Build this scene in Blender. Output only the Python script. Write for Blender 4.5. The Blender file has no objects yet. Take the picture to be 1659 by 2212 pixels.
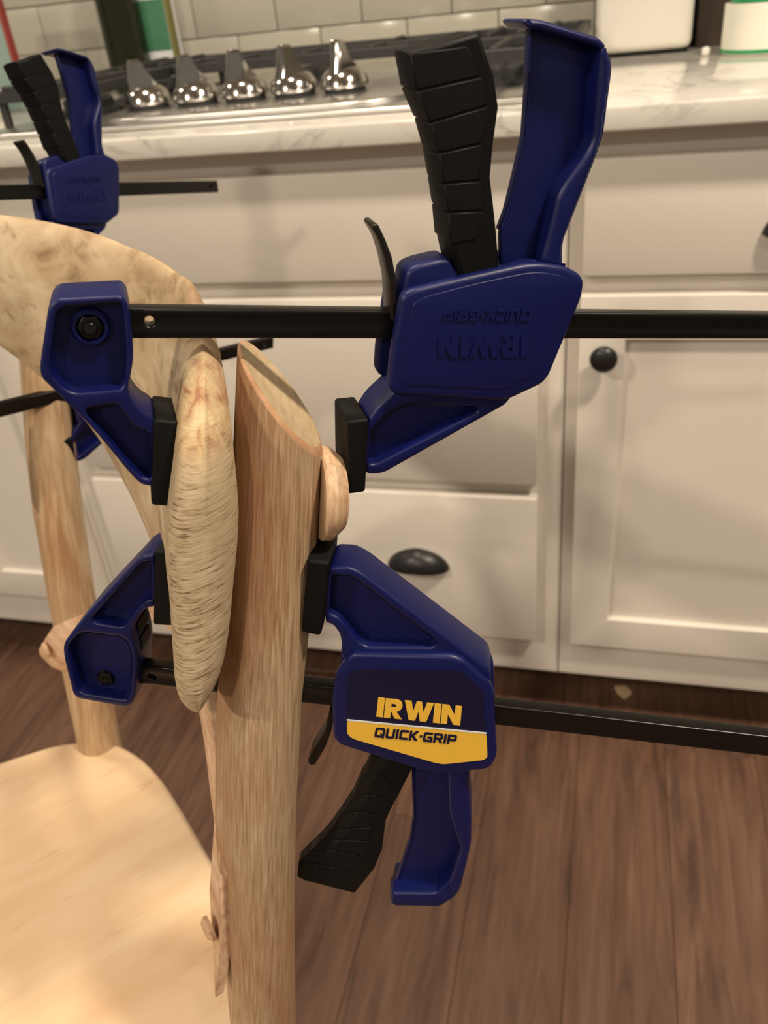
import bpy, bmesh, math, random
from mathutils import Vector, Matrix
from math import sin, cos, radians, pi, sqrt

S = bpy.context.scene
COL = S.collection
random.seed(4)

# ------------------------------------------------------------------ camera
IMG_W, IMG_H, FPX = 1659.0, 2212.0, 1806.0
CX, CY = IMG_W / 2, IMG_H / 2
CAM_H = 1.036
pit, rol, yaw = radians(31.97), radians(6.2), radians(17.02)
_dn = Vector((sin(rol) * cos(pit), cos(rol) * cos(pit), sin(pit)))
_r0 = Vector((cos(rol), -sin(rol), 0))
_fw = _r0.cross(_dn)
if _fw.z < 0: _fw = -_fw
AX = _r0 * cos(yaw) - _fw * sin(yaw)          # world X seen by the camera
AZ = -_dn
AY = AZ.cross(AX)
RM = Matrix((AX, AY, AZ))                      # camera (x right, y down, z forward) -> world
CAM = Vector((0, 0, CAM_H))
cam_data = bpy.data.cameras.new('camera')
cam = bpy.data.objects.new('camera', cam_data)
COL.objects.link(cam)
right, down, fwd = RM @ Vector((1, 0, 0)), RM @ Vector((0, 1, 0)), RM @ Vector((0, 0, 1))
cam.matrix_world = Matrix((
    (right.x, -down.x, -fwd.x, CAM.x), (right.y, -down.y, -fwd.y, CAM.y),
    (right.z, -down.z, -fwd.z, CAM.z), (0, 0, 0, 1)))
cam_data.sensor_fit = 'VERTICAL'
cam_data.sensor_height = 36.0
cam_data.sensor_width = 27.0
cam_data.lens = FPX / IMG_H * 36.0
cam_data.clip_start = 0.02
cam_data.dof.use_dof = True
cam_data.dof.focus_distance = 0.37
cam_data.dof.aperture_fstop = 12.5
S.camera = cam

# ------------------------------------------------------------------ world, lamps, exposure
world = bpy.data.worlds.new('room_ambient'); S.world = world
world.use_nodes = True
bg = world.node_tree.nodes['Background']
bg.inputs[0].default_value = (1.0, 0.88, 0.73, 1)
bg.inputs[1].default_value = 0.20
S.view_settings.view_transform = 'Standard'
S.view_settings.look = 'None'
S.view_settings.gamma = 1
S.view_settings.use_curve_mapping = False
S.view_settings.exposure = 0.08
WARM = (1.0, 0.855, 0.685)
def ceiling_lamp(loc, power, size=0.20):
    d = bpy.data.lights.new('ceiling_downlight', 'AREA')
    d.shape = 'DISK'; d.size = size; d.energy = power; d.color = WARM
    o = bpy.data.objects.new('ceiling_downlight', d); COL.objects.link(o)
    o.location = loc
    return o
ceiling_lamp((-1.60, -1.20, 2.42), 42)
ceiling_lamp((-0.45, -2.60, 2.42), 46)
ceiling_lamp((-0.45, 0.62, 2.42), 13)
ceiling_lamp((0.85, 0.20, 2.42), 42)
ceiling_lamp((1.40, -0.90, 2.42), 8)  # added fill, no known fixture: brightens the right cabinet fronts
ceiling_lamp((-2.20, 0.90, 2.42), 13)

# ------------------------------------------------------------------ helpers
def ray(px, py): return RM @ Vector(((px - CX) / FPX, (py - CY) / FPX, 1.0))
def on_plane(px, py, p0, n):
    d = ray(px, py); t = (p0 - CAM).dot(n) / d.dot(n)
    return CAM + d * t
ZUP = Vector((0, 0, 1))
def heading(deg): return Vector((cos(radians(deg)), sin(radians(deg)), 0))

def tag(o, label=None, cat=None, group=None, kind=None):
    if label: o['label'] = label
    if cat: o['category'] = cat
    if group: o['group'] = group
    if kind: o['kind'] = kind
    return o
def empty(name, loc=(0, 0, 0), rz=0.0, mat=None, parent=None):
    o = bpy.data.objects.new(name, None); COL.objects.link(o)
    o.empty_display_size = 0.03
    if mat is not None: o.matrix_world = mat
    else: o.location = loc; o.rotation_euler = (0, 0, rz)
    if parent: o.parent = parent
    return o
def obj_from_mesh(name, me, mat, parent=None, smooth=35):
    if mat is not None and not me.materials: me.materials.append(mat)
    if smooth:
        for p in me.polygons: p.use_smooth = True
        me.set_sharp_from_angle(angle=radians(smooth))
    o = bpy.data.objects.new(name, me); COL.objects.link(o)
    if parent is not None: o.parent = parent
    return o
def obj(name, bm, mat, parent=None, smooth=35):
    bmesh.ops.recalc_face_normals(bm, faces=bm.faces[:])
    me = bpy.data.meshes.new(name); bm.to_mesh(me); bm.free()
    return obj_from_mesh(name, me, mat, parent, smooth)
def pydata(name, v, f, mat, parent=None, smooth=35):
    me = bpy.data.meshes.new(name); me.from_pydata([tuple(p) for p in v], [], f); me.update()
    bm = bmesh.new(); bm.from_mesh(me); bmesh.ops.recalc_face_normals(bm, faces=bm.faces[:]); bm.to_mesh(me); bm.free()
    return obj_from_mesh(name, me, mat, parent, smooth)
def add_bevel(o, w, seg=2, ang=40):
    m = o.modifiers.new('soft_edges', 'BEVEL'); m.width = w; m.segments = seg
    m.limit_method = 'ANGLE'; m.angle_limit = radians(ang)
    return o
def box_bm(bm, x0, x1, y0, y1, z0, z1):
    vs = [bm.verts.new((x, y, z)) for x in (x0, x1) for y in (y0, y1) for z in (z0, z1)]
    for f in ((0, 1, 3, 2), (4, 6, 7, 5), (0, 4, 5, 1), (2, 3, 7, 6), (0, 2, 6, 4), (1, 5, 7, 3)):
        bm.faces.new([vs[i] for i in f])
def box(name, x0, x1, y0, y1, z0, z1, mat, parent=None, bevel=0.0, seg=2):
    bm = bmesh.new(); box_bm(bm, x0, x1, y0, y1, z0, z1)
    if bevel:
        bmesh.ops.bevel(bm, geom=bm.edges[:], offset=bevel, segments=seg, affect='EDGES', profile=0.5)
    return obj(name, bm, mat, parent)
def lathe(name, prof, mat, parent=None, n=28, smooth=35, tube=False):
    """prof: list of (r, z) from bottom to top, around local z"""
    v, f, rings = [], [], []
    for r, z in prof:
        if r < 1e-6: rings.append([len(v)]); v.append((0, 0, z))
        else:
            rings.append(list(range(len(v), len(v) + n)))
            v += [(r * cos(2 * pi * i / n), r * sin(2 * pi * i / n), z) for i in range(n)]
    for A, B in zip(rings, rings[1:]):
        for i in range(n):
            j = (i + 1) % n
            if len(A) == 1 and len(B) == 1: continue
            if len(A) == 1: f.append((A[0], B[j], B[i]))
            elif len(B) == 1: f.append((A[i], A[j], B[0]))
            else: f.append((A[i], A[j], B[j], B[i]))
    if tube:
        A, B = rings[-1], rings[0]
        f += [(A[i], A[(i + 1) % n], B[(i + 1) % n], B[i]) for i in range(n)]
    else:
        if len(rings[0]) > 1: f.append(tuple(reversed(rings[0])))
        if len(rings[-1]) > 1: f.append(tuple(rings[-1]))
    return pydata(name, v, f, mat, parent, smooth)
def loft(name, rings, mat, parent=None, smooth=35, caps=True):
    n = len(rings[0]); v = [p for r in rings for p in r]; f = []
    for k in range(len(rings) - 1):
        for i in range(n):
            j = (i + 1) % n
            f.append((k * n + i, k * n + j, (k + 1) * n + j, (k + 1) * n + i))
    if caps:
        f.append(tuple(reversed(range(n)))); f.append(tuple(range((len(rings) - 1) * n, len(rings) * n)))
    return pydata(name, v, f, mat, parent, smooth)
def interp(t, xs, ys):
    if t <= xs[0]: return ys[0]
    for i in range(len(xs) - 1):
        if t <= xs[i + 1]:
            k = (t - xs[i]) / (xs[i + 1] - xs[i]); return ys[i] + (ys[i + 1] - ys[i]) * k
    return ys[-1]
def area2(p): return sum(p[i][0] * p[(i + 1) % len(p)][1] - p[(i + 1) % len(p)][0] * p[i][1] for i in range(len(p)))
def ccw(p, want=True):
    return p if (area2(p) > 0) == want else list(reversed(p))
def rounded(pts, r, n=4):
    out = []; N = len(pts)
    for i in range(N):
        p0, p, p1 = Vector(pts[i - 1][:2]), Vector(pts[i][:2]), Vector(pts[(i + 1) % N][:2])
        a, b = p0 - p, p1 - p; la, lb = a.length, b.length
        if la < 1e-7 or lb < 1e-7: continue
        d = min(r, la * 0.45, lb * 0.45)
        A, B = p + a / la * d, p + b / lb * d
        for k in range(n + 1):
            t = k / n
            out.append(tuple(A * (1 - t) ** 2 + p * 2 * t * (1 - t) + B * t * t))
    return out
def plate_mesh(name, outer, holes, z0, z1, bevel=0.0, res=2):
    """extruded 2D outline with holes and rounded edges, local xy, from z0 to z1"""
    cu = bpy.data.curves.new(name, 'CURVE'); cu.dimensions = '2D'; cu.fill_mode = 'BOTH'
    half = (z1 - z0) / 2
    b = min(bevel, half * 0.9)
    cu.extrude = half - b
    if b > 0: cu.bevel_depth = b; cu.bevel_resolution = res; cu.offset = -b
    for k, loop in enumerate([outer] + list(holes)):
        loop = ccw(loop, k == 0)
        sp = cu.splines.new('POLY'); sp.points.add(len(loop) - 1)
        for q, p in zip(sp.points, loop): q.co = (p[0], p[1], 0, 1)
        sp.use_cyclic_u = True
    tmp = bpy.data.objects.new(name, cu)
    me = bpy.data.meshes.new_from_object(tmp)
    bpy.data.objects.remove(tmp); bpy.data.curves.remove(cu)
    zc = (z0 + z1) / 2
    me.transform(Matrix.Translation((0, 0, zc)))
    bm = bmesh.new(); bm.from_mesh(me); bmesh.ops.remove_doubles(bm, verts=bm.verts[:], dist=1e-6)
    bmesh.ops.recalc_face_normals(bm, faces=bm.faces[:]); bm.to_mesh(me); bm.free()
    me.name = name
    return me

# ------------------------------------------------------------------ materials
def srgb(r, g, b):
    def c(u):
        u /= 255.0
        return u / 12.92 if u <= 0.04045 else ((u + 0.055) / 1.055) ** 2.4
    # colours are noted as they look under the warm lamps; undo the lamp tint
    return (c(r), min(0.95, c(g) / 0.92), min(0.95, c(b) / 0.80), 1)
class Mat:
    def __init__(s, name, col, rough=0.5, metal=0.0, spec=0.5):
        s.m = bpy.data.materials.new(name); s.m.use_nodes = True
        s.nt = s.m.node_tree; s.b = s.nt.nodes['Principled BSDF']
        s.b.inputs['Base Color'].default_value = col
        s.b.inputs['Roughness'].default_value = rough
        s.b.inputs['Metallic'].default_value = metal
        s.b.inputs['Specular IOR Level'].default_value = spec
    def n(s, t, **kw):
        nd = s.nt.nodes.new(t)
        for k, v in kw.items(): setattr(nd, k, v)
        return nd
    def l(s, a, b): s.nt.links.new(a, b)
    def coord(s, scale=(1, 1, 1), kind='Object', loc=(0, 0, 0), rot=(0, 0, 0)):
        tc = s.n('ShaderNodeTexCoord'); mp = s.n('ShaderNodeMapping')
        mp.inputs['Scale'].default_value = scale; mp.inputs['Location'].default_value = loc
        mp.inputs['Rotation'].default_value = rot
        s.l(tc.outputs[kind], mp.inputs[0]); return mp.outputs[0]
    def noise(s, vec, scale, detail=4, rough=0.55, dist=0.0):
        nz = s.n('ShaderNodeTexNoise'); nz.inputs['Scale'].default_value = scale
        nz.inputs['Detail'].default_value = detail; nz.inputs['Roughness'].default_value = rough
        nz.inputs['Distortion'].default_value = dist
        s.l(vec, nz.inputs['Vector']); return nz.outputs['Fac']
    def ramp(s, fac, stops):
        r = s.n('ShaderNodeValToRGB'); e = r.color_ramp.elements
        e[0].position, e[0].color = stops[0]; e[1].position, e[1].color = stops[-1]
        for p, c in stops[1:-1]:
            q = e.new(p); q.color = c
        s.l(fac, r.inputs[0]); return r.outputs[0]
    def mix(s, fac, a, b, mode='MIX'):
        m = s.n('ShaderNodeMix', data_type='RGBA', blend_type=mode)
        for i, v in ((0, fac), (6, a), (7, b)):
            if hasattr(v, 'links'): s.l(v, m.inputs[i])
            else: m.inputs[i].default_value = v
        return m.outputs[2]
    def math(s, op, a, b=0.0):
        m = s.n('ShaderNodeMath', operation=op)
        for i, v in ((0, a), (1, b)):
            if hasattr(v, 'links'): s.l(v, m.inputs[i])
            else: m.inputs[i].default_value = v
        return m.outputs[0]
    def color(s, c): s.l(c, s.b.inputs['Base Color'])
    def bump(s, h, strength=0.2, dist=0.002):
        b = s.n('ShaderNodeBump'); b.inputs['Strength'].default_value = strength
        b.inputs['Distance'].default_value = dist
        s.l(h, b.inputs['Height']); s.l(b.outputs[0], s.b.inputs['Normal'])

M = {}
def simple(key, col, rough=0.5, metal=0.0, spec=0.5, nscale=None, bump=0.0, var=0.0):
    m = Mat(key, col, rough, metal, spec)
    if nscale:
        v = m.coord(); f = m.noise(v, nscale, 4)
        if var:
            a = tuple(c * (1 - var) for c in col[:3]) + (1,); b = tuple(min(1, c * (1 + var)) for c in col[:3]) + (1,)
            m.color(m.ramp(f, [(0.3, a), (0.7, b)]))
        if bump: m.bump(f, bump, 0.0006)
    M[key] = m.m
    return m
simple('blue_plastic', srgb(5, 15, 68), 0.42, spec=0.42, nscale=900, bump=0.08, var=0.06)
simple('black_plastic', srgb(9, 8, 7), 0.55, spec=0.22, nscale=700, bump=0.08, var=0.10)
simple('black_rubber', srgb(10, 9, 8), 0.6, spec=0.22, nscale=1200, bump=0.12, var=0.10)
simple('black_steel', srgb(9, 7, 5), 0.30, spec=0.5, nscale=300, var=0.15)
simple('lever_steel', srgb(52, 46, 38), 0.34, metal=0.7, nscale=500, var=0.15)
simple('screw_steel', srgb(70, 64, 58), 0.3, metal=0.9, nscale=500, var=0.1)
simple('label_navy', srgb(14, 14, 46), 0.35, spec=0.4, nscale=40, var=0.08)
simple('label_yellow', srgb(240, 184, 62), 0.4, spec=0.4, nscale=60, var=0.02)
simple('label_white', srgb(225, 220, 210), 0.4, nscale=60, var=0.02)
simple('cabinet_paint', srgb(224, 210, 188), 0.38, spec=0.4, nscale=14, var=0.012)
simple('wall_paint', srgb(226, 214, 192), 0.8, nscale=6, var=0.02)
simple('grout', srgb(134, 122, 102), 0.85, nscale=200, var=0.06)
simple('tile_glaze', srgb(176, 166, 144), 0.18, spec=0.5, nscale=10, var=0.02, bump=0.03)
simple('dark_bronze', srgb(34, 32, 30), 0.36, spec=0.6, metal=0.35, nscale=120, var=0.15)
simple('cast_iron', srgb(40, 38, 35), 0.55, nscale=350, bump=0.2, var=0.15)
simple('bottle_glass', srgb(26, 28, 6), 0.08, spec=0.7, nscale=5, var=0.3)
simple('white_ceramic', srgb(222, 211, 189), 0.25, nscale=5, var=0.015)
simple('cream_enamel', srgb(236, 226, 200), 0.3, nscale=14, var=0.05)
simple('green_enamel', srgb(20, 140, 74), 0.35, nscale=30, var=0.06)
simple('green_print', srgb(70, 122, 84), 0.6, nscale=20, var=0.06)
simple('olive_print', srgb(120, 112, 52), 0.6, nscale=20, var=0.06)
simple('teal_card', srgb(132, 148, 134), 0.6, nscale=10, var=0.05)
simple('red_card', srgb(150, 62, 52), 0.6, nscale=20, var=0.06)
simple('dark_wood_box', srgb(52, 38, 28), 0.5, nscale=20, var=0.25)
simple('dark_subfloor', srgb(30, 24, 20), 0.7, nscale=20, var=0.1)  # dark brown base layer beneath the planks
simple('lamp_white', srgb(245, 240, 230), 0.5, nscale=20, var=0.01)

def wood(key, base, dark, light, along, fine, stain=None, rough=0.6, bump=0.25, blotch=9, stain_amt=0.5, lean=0.0, wavy=0.35):
    """grain stretched along one local axis, with pale sanded strands and reddish stain left in places"""
    m = Mat(key, base, rough, spec=0.25)
    sc = [fine, fine, fine]; sc[along] = fine * 0.035
    v = m.coord((1, 1, 1), rot=(0, radians(-lean), 0))
    mp = m.n('ShaderNodeMapping'); mp.inputs['Scale'].default_value = tuple(sc); m.l(v, mp.inputs[0]); v = mp.outputs[0]
    g = m.noise(v, 1.0, 5, 0.6, wavy)
    c = m.ramp(g, [(0.30, dark), (0.5, base), (0.72, light)])
    sc2 = [blotch, blotch, blotch]; sc2[along] = blotch * 0.35
    b = m.noise(m.coord(tuple(sc2)), 1.0, 3, 0.5, 0.4)
    c = m.mix(m.math('MULTIPLY', m.ramp(b, [(0.35, (0, 0, 0, 1)), (0.7, (1, 1, 1, 1))]), 0.35), c, light)
    if stain:
        st = m.noise(m.coord(tuple(q * 0.7 for q in sc2), loc=(3.1, 1.7, 0.4)), 1.0, 4, 0.6, 0.6)
        c = m.mix(m.math('MULTIPLY', m.ramp(st, [(0.52, (0, 0, 0, 1)), (0.68, (1, 1, 1, 1))]), stain_amt), c, stain)
    m.color(c); m.bump(g, bump, 0.0008)
    M[key] = m.m
    return m
wood('oak_post', srgb(170, 136, 98), srgb(130, 93, 58), srgb(198, 169, 131), 2, 900, stain=srgb(158, 100, 62), stain_amt=0.55, blotch=14, bump=0.5, lean=11.5, wavy=0.15)
wood('far_post_wood', srgb(182, 146, 104), srgb(152, 112, 74), srgb(210, 182, 142), 2, 160, stain=srgb(150, 98, 62), blotch=22, stain_amt=0.35, lean=11.5)
wood('splat_wood', srgb(206, 170, 126), srgb(186, 146, 104), srgb(222, 190, 148), 2, 150, blotch=10)
wood('rail_wood', srgb(202, 160, 122), srgb(172, 124, 88), srgb(222, 188, 150), 1, 160, stain=srgb(176, 122, 88), blotch=20)
wood('cut_wood', srgb(188, 160, 118), srgb(172, 141, 99), srgb(198, 172, 131), 1, 220, blotch=40, bump=0.1)
wood('stain_wood', srgb(182, 134, 94), srgb(162, 112, 74), srgb(200, 154, 112), 2, 220, blotch=40, bump=0.1)
wood('disc_wood', srgb(200, 160, 118), srgb(176, 130, 92), srgb(220, 186, 146), 1, 500, blotch=60, stain=srgb(178, 120, 84))

# seat: smooth pale board with a few long marks
m = Mat('seat_wood', srgb(226, 190, 144), 0.5, spec=0.25)
v1 = m.coord((6, 26, 10), rot=(0, 0, radians(8)))
g = m.noise(v1, 1.0, 5, 0.55, 0.5)
c = m.ramp(g, [(0.3, srgb(214, 173, 129)), (0.5, srgb(221, 184, 140)), (0.72, srgb(228, 196, 153))])
st = m.noise(m.coord((22, 120, 10), loc=(2.3, 0.6, 0)), 1.0, 2, 0.5, 0.2)
c = m.mix(m.math('MULTIPLY', m.ramp(st, [(0.66, (0, 0, 0, 1)), (0.76, (1, 1, 1, 1))]), 0.5), c, srgb(186, 138, 96))
m.color(c); m.bump(g, 0.08, 0.001); M['seat_wood'] = m.m

# crest rail: blotchy stripped veneer on the faces, cross lines of sanded plies on the near end
m = Mat('crest_wood', srgb(200, 168, 126), 0.62, spec=0.25)
b1 = m.noise(m.coord((26, 12, 34)), 1.0, 5, 0.6, 0.6)
c = m.ramp(b1, [(0.30, srgb(130, 98, 66)), (0.45, srgb(180, 150, 110)), (0.68, srgb(210, 184, 144))])
d1 = m.noise(m.coord((60, 30, 70), loc=(5, 2, 1)), 1.0, 4, 0.6, 0.3)
c = m.mix(m.math('MULTIPLY', m.ramp(d1, [(0.58, (0, 0, 0, 1)), (0.72, (1, 1, 1, 1))]), 0.7), c, srgb(128, 94, 68))
ln = m.noise(m.coord((110, 150, 1150)), 1.0, 4, 0.6, 0.25)
lines = m.ramp(ln, [(0.34, srgb(120, 93, 66)), (0.46, srgb(182, 154, 115)), (0.7, srgb(210, 187, 148))])
patch = m.noise(m.coord((40, 30, 16), loc=(1, 4, 2)), 1.0, 3, 0.5, 0.4)
lines = m.mix(m.math('MULTIPLY', m.ramp(patch, [(0.45, (0, 0, 0, 1)), (0.62, (1, 1, 1, 1))]), 0.8), lines, srgb(190, 164, 123))
sep = m.n('ShaderNodeSeparateXYZ'); m.l(m.coord(), sep.inputs[0])
near = m.ramp(m.math('MULTIPLY_ADD', sep.outputs[1], -25.0), [(0.0, (0, 0, 0, 1)), (0.35, (1, 1, 1, 1))])
near.node.inputs[0].links[0].from_node.inputs[2].default_value = 0.35
fill = m.noise(m.coord((160, 120, 90), loc=(2, 1, 3)), 1.0, 4, 0.6, 0.5)
fillc = m.ramp(fill, [(0.38, srgb(164, 114, 80)), (0.50, srgb(192, 157, 112)), (0.68, srgb(212, 184, 136))])
zone = m.ramp(m.math('ADD', sep.outputs[2], m.math('MULTIPLY', m.math('SUBTRACT', fill, 0.5), 0.02)), [(0.893, (0, 0, 0, 1)), (0.899, (1, 1, 1, 1))])
lines = m.mix(zone, lines, fillc)
c = m.mix(near, c, lines)
m.color(c); m.bump(m.mix(near, b1, ln), 0.35, 0.0008); M['crest_wood'] = m.m

# counter: pale quartz with thin grey veins, polished
m = Mat('quartz', srgb(214, 203, 183), 0.10, spec=0.5)
vn = m.noise(m.coord((5, 5, 14)), 1.0, 6, 0.6, 1.6)
f = m.math('ABSOLUTE', m.math('SUBTRACT', vn, 0.5))
c = m.ramp(f, [(0.0, srgb(172, 162, 146)), (0.025, srgb(206, 195, 176)), (0.06, srgb(214, 203, 183))])
cl = m.noise(m.coord((9, 9, 9)), 1.0, 4)
c = m.mix(m.ramp(cl, [(0.42, (1, 1, 1, 1)), (0.6, (0, 0, 0, 1))]), c, srgb(214, 203, 183))
m.color(c); M['quartz'] = m.m

# stainless steel
m = Mat('stainless', srgb(222, 212, 196), 0.32, metal=1.0)
bs = m.noise(m.coord((4, 220, 220)), 1.0, 3)
m.color(m.ramp(bs, [(0.3, srgb(214, 204, 188)), (0.7, srgb(228, 219, 203))])); M['stainless'] = m.m
m = Mat('polished_steel', srgb(196, 186, 170), 0.14, metal=1.0)
bs = m.noise(m.coord((300, 20, 20)), 1.0, 3)
m.color(m.ramp(bs, [(0.3, srgb(186, 176, 160)), (0.7, srgb(202, 192, 176))])); M['polished_steel'] = m.m

# floor planks: brown wood, grain along Y, tone differs per plank
m = Mat('floor_wood', srgb(112, 78, 58), 0.42, spec=0.35)
oi = m.n('ShaderNodeObjectInfo')
cmb = m.n('ShaderNodeCombineXYZ'); m.l(m.math('MULTIPLY', oi.outputs['Random'], 37.0), cmb.inputs[0]); m.l(m.math('MULTIPLY', oi.outputs['Random'], 11.0), cmb.inputs[1])
add = m.n('ShaderNodeVectorMath', operation='ADD'); m.l(m.coord((30, 2.6, 1)), add.inputs[0]); m.l(cmb.outputs[0], add.inputs[1])
g = m.noise(add.outputs[0], 1.6, 8, 0.66, 1.0)
c = m.ramp(g, [(0.25, srgb(56, 39, 29)), (0.42, srgb(88, 61, 45)), (0.55, srgb(100, 71, 53)), (0.75, srgb(116, 85, 65))])
add2 = m.n('ShaderNodeVectorMath', operation='ADD'); m.l(m.coord((60, 6, 1), loc=(3, 1, 0)), add2.inputs[0]); m.l(cmb.outputs[0], add2.inputs[1])
k = m.noise(add2.outputs[0], 1.0, 4, 0.6, 1.0)
c = m.mix(m.math('MULTIPLY', m.ramp(k, [(0.60, (0, 0, 0, 1)), (0.72, (1, 1, 1, 1))]), 0.6), c, srgb(62, 48, 38))
tone = m.ramp(oi.outputs['Random'], [(0.0, (0.86, 0.84, 0.82, 1)), (1.0, (1.1, 1.08, 1.06, 1))])
c = m.mix(1.0, c, tone, 'MULTIPLY')
m.color(c); m.bump(g, 0.12, 0.001); M['floor_wood'] = m.m

# ------------------------------------------------------------------ the room
FACE_Y = 0.981            # front of drawer and door fronts
FRAME_Y = FACE_Y + 0.019  # face frame behind them
CTR_Y = 0.949             # worktop front edge
WALL_Y = 1.592
TOP = 0.915
floor = box('floor', -3.2, 3.0, -3.0, 1.60, -0.03, -0.004, M['dark_subfloor'])
tag(floor, 'brown wood plank floor in front of the white cabinets', 'floor', kind='structure')
PW = 0.130
plank_mesh = None
for i in range(-13, 12):
    x0 = -0.012 + i * PW
    off = (i * 0.47) % 1.22
    for j in range(-1, 3):
        y0 = -1.55 + off - 1.22 + (j + 1) * 1.22 - 0.4
        y1 = y0 + 1.22
        a, b_ = max(y0, -1.6), min(y1, 1.30)
        if b_ - a < 0.05: continue
        if a == y0 and b_ == y1:
            if plank_mesh is None:
                o = box('plank', 0.0002, PW - 0.0002, 0.0002, 1.22 - 0.0002, -0.004, 0.0, M['floor_wood'], floor, 0.0007, 1)
                plank_mesh = o.data
            else:
                o = bpy.data.objects.new('plank', plank_mesh); COL.objects.link(o); o.parent = floor
            o.location = (x0, y0, 0)
        else:
            o = box('plank', 0.0002, PW - 0.0002, 0.0002, b_ - a - 0.0002, -0.004, 0.0, M['floor_wood'], floor, 0.0007, 1)
            o.location = (x0, a, 0)

wall = box('wall_back', -3.2, 3.0, WALL_Y, WALL_Y + 0.1, 0.0, 2.5, M['grout'])
tag(wall, 'backsplash wall of white subway tile behind the counter', 'wall', kind='structure')
tile0 = None
TW, TH = 0.1515, 0.0745
for r in range(5):
    z0 = 0.9155 if r == 0 else 0.9895 + (r - 1) * (TH + 0.0018)
    for i in range(-6, 9):
        x0 = -0.735 + i * (TW + 0.0018) + (0.0765 if r % 2 == 0 else 0.0)
        hh = TH - 0.0022 if r == 0 else TH
        if r == 0:
            o = box('tile', 0, TW, -0.007, 0, 0, hh, M['tile_glaze'], wall, 0.001, 2)
        elif tile0 is None:
            o = box('tile', 0, TW, -0.007, 0, 0, TH, M['tile_glaze'], wall, 0.001, 2); tile0 = o.data
        else:
            o = bpy.data.objects.new('tile', tile0); COL.objects.link(o); o.parent = wall
        o.location = (x0, WALL_Y, z0)
ceil = box('ceiling', -3.2, 3.0, -3.0, 1.70, 2.45, 2.5, M['wall_paint'])
tag(ceil, 'plain painted ceiling above the kitchen', 'ceiling', kind='structure')

# ------------------------------------------------------------------ base cabinets
def slab(name, x0, x1, z0, z1, parent):
    return box(name, x0, x1, FACE_Y, FACE_Y + 0.0185, z0, z1, M['cabinet_paint'], parent, 0.0025, 2)
def cup_pull(parent, x, z):
    """half-dome cup pull, open underneath"""
    v, f = [], []
    nu, nv = 18, 8; a, h, d = 0.047, 0.030, 0.026
    for j in range(nv + 1):
        t = j / nv * pi / 2
        for i in range(nu + 1):
            u = -pi / 2 + i / nu * pi
            # quarter ellipsoid: x width, z up from the rim, y out
            xx = a * sin(u) ; k = cos(u)
            v.append((x + xx, FACE_Y - d * k * cos(t) - 0.0005, z - 0.014 + (h * k * sin(t)) + 0.004 * (1 - abs(sin(u)))))
    for j in range(nv):
        for i in range(nu):
            p = j * (nu + 1) + i
            f.append((p, p + 1, p + nu + 2, p + nu + 1))
    # rounded lip under the front
    o = pydata('cup_pull', v, f, M['dark_bronze'], parent, 60)
    sm = o.modifiers.new('wall', 'SOLIDIFY'); sm.thickness = 0.003; sm.offset = -1
    return o
def knob_pull(parent, x, z):
    o = lathe('knob', [(0.0, 0.0), (0.0075, 0.0), (0.0065, 0.006), (0.0085, 0.010), (0.0145, 0.014), (0.0165, 0.019), (0.0150, 0.0235), (0.009, 0.0265), (0.0, 0.0275)], M['dark_bronze'], parent, 24, 50)
    o.matrix_local = Matrix.Translation((x, FACE_Y - 0.0003, z)) @ Matrix.Rotation(radians(90), 4, 'X')
    return o
def shaker_door(parent, x0, x1, z0, z1, st=0.054):
    me = plate_mesh('door', [(x0, z0), (x1, z0), (x1, z1), (x0, z1)], [[(x0 + st, z0 + st), (x1 - st, z0 + st), (x1 - st, z1 - st), (x0 + st, z1 - st)]], -0.0185, 0, 0.002)
    me.transform(Matrix(((1, 0, 0, 0), (0, 0, -1, FACE_Y), (0, 1, 0, 0), (0, 0, 0, 1))))
    o = obj_from_mesh('door', me, M['cabinet_paint'], parent)
    box('door_panel', x0 + st - 0.004, x1 - st + 0.004, FACE_Y + 0.009, FACE_Y + 0.016, z0 + st - 0.004, z1 - st + 0.004, M['cabinet_paint'], o)
    return o
Z_D1, Z_D2, Z_D3 = (0.733, 0.860), (0.450, 0.7105), (0.175, 0.4285)
def carcass(parent, x0, x1, openings):
    """face frame with openings and a closed box behind"""
    me = plate_mesh('face_frame', [(x0, 0.100), (x1, 0.100), (x1, 0.889), (x0, 0.889)], openings, -0.019, 0, 0.0008)
    me.transform(Matrix(((1, 0, 0, 0), (0, 0, -1, FRAME_Y), (0, 1, 0, 0), (0, 0, 0, 1))))
    obj_from_mesh('face_frame', me, M['cabinet_paint'], parent)
    bm = bmesh.new(); box_bm(bm, x0 + 0.001, x1 - 0.001, FRAME_Y + 0.0195, WALL_Y - 0.012, 0.100, 0.889)
    obj('carcass', bm, M['cabinet_paint'], parent)
    box('toe_kick', x0, x1, FRAME_Y + 0.135, FRAME_Y + 0.15, 0.0, 0.0995, M['cabinet_paint'], parent)
def rect(x0, x1, z0, z1): return [(x0, z0), (x1, z0), (x1, z1), (x0, z1)]

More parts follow.
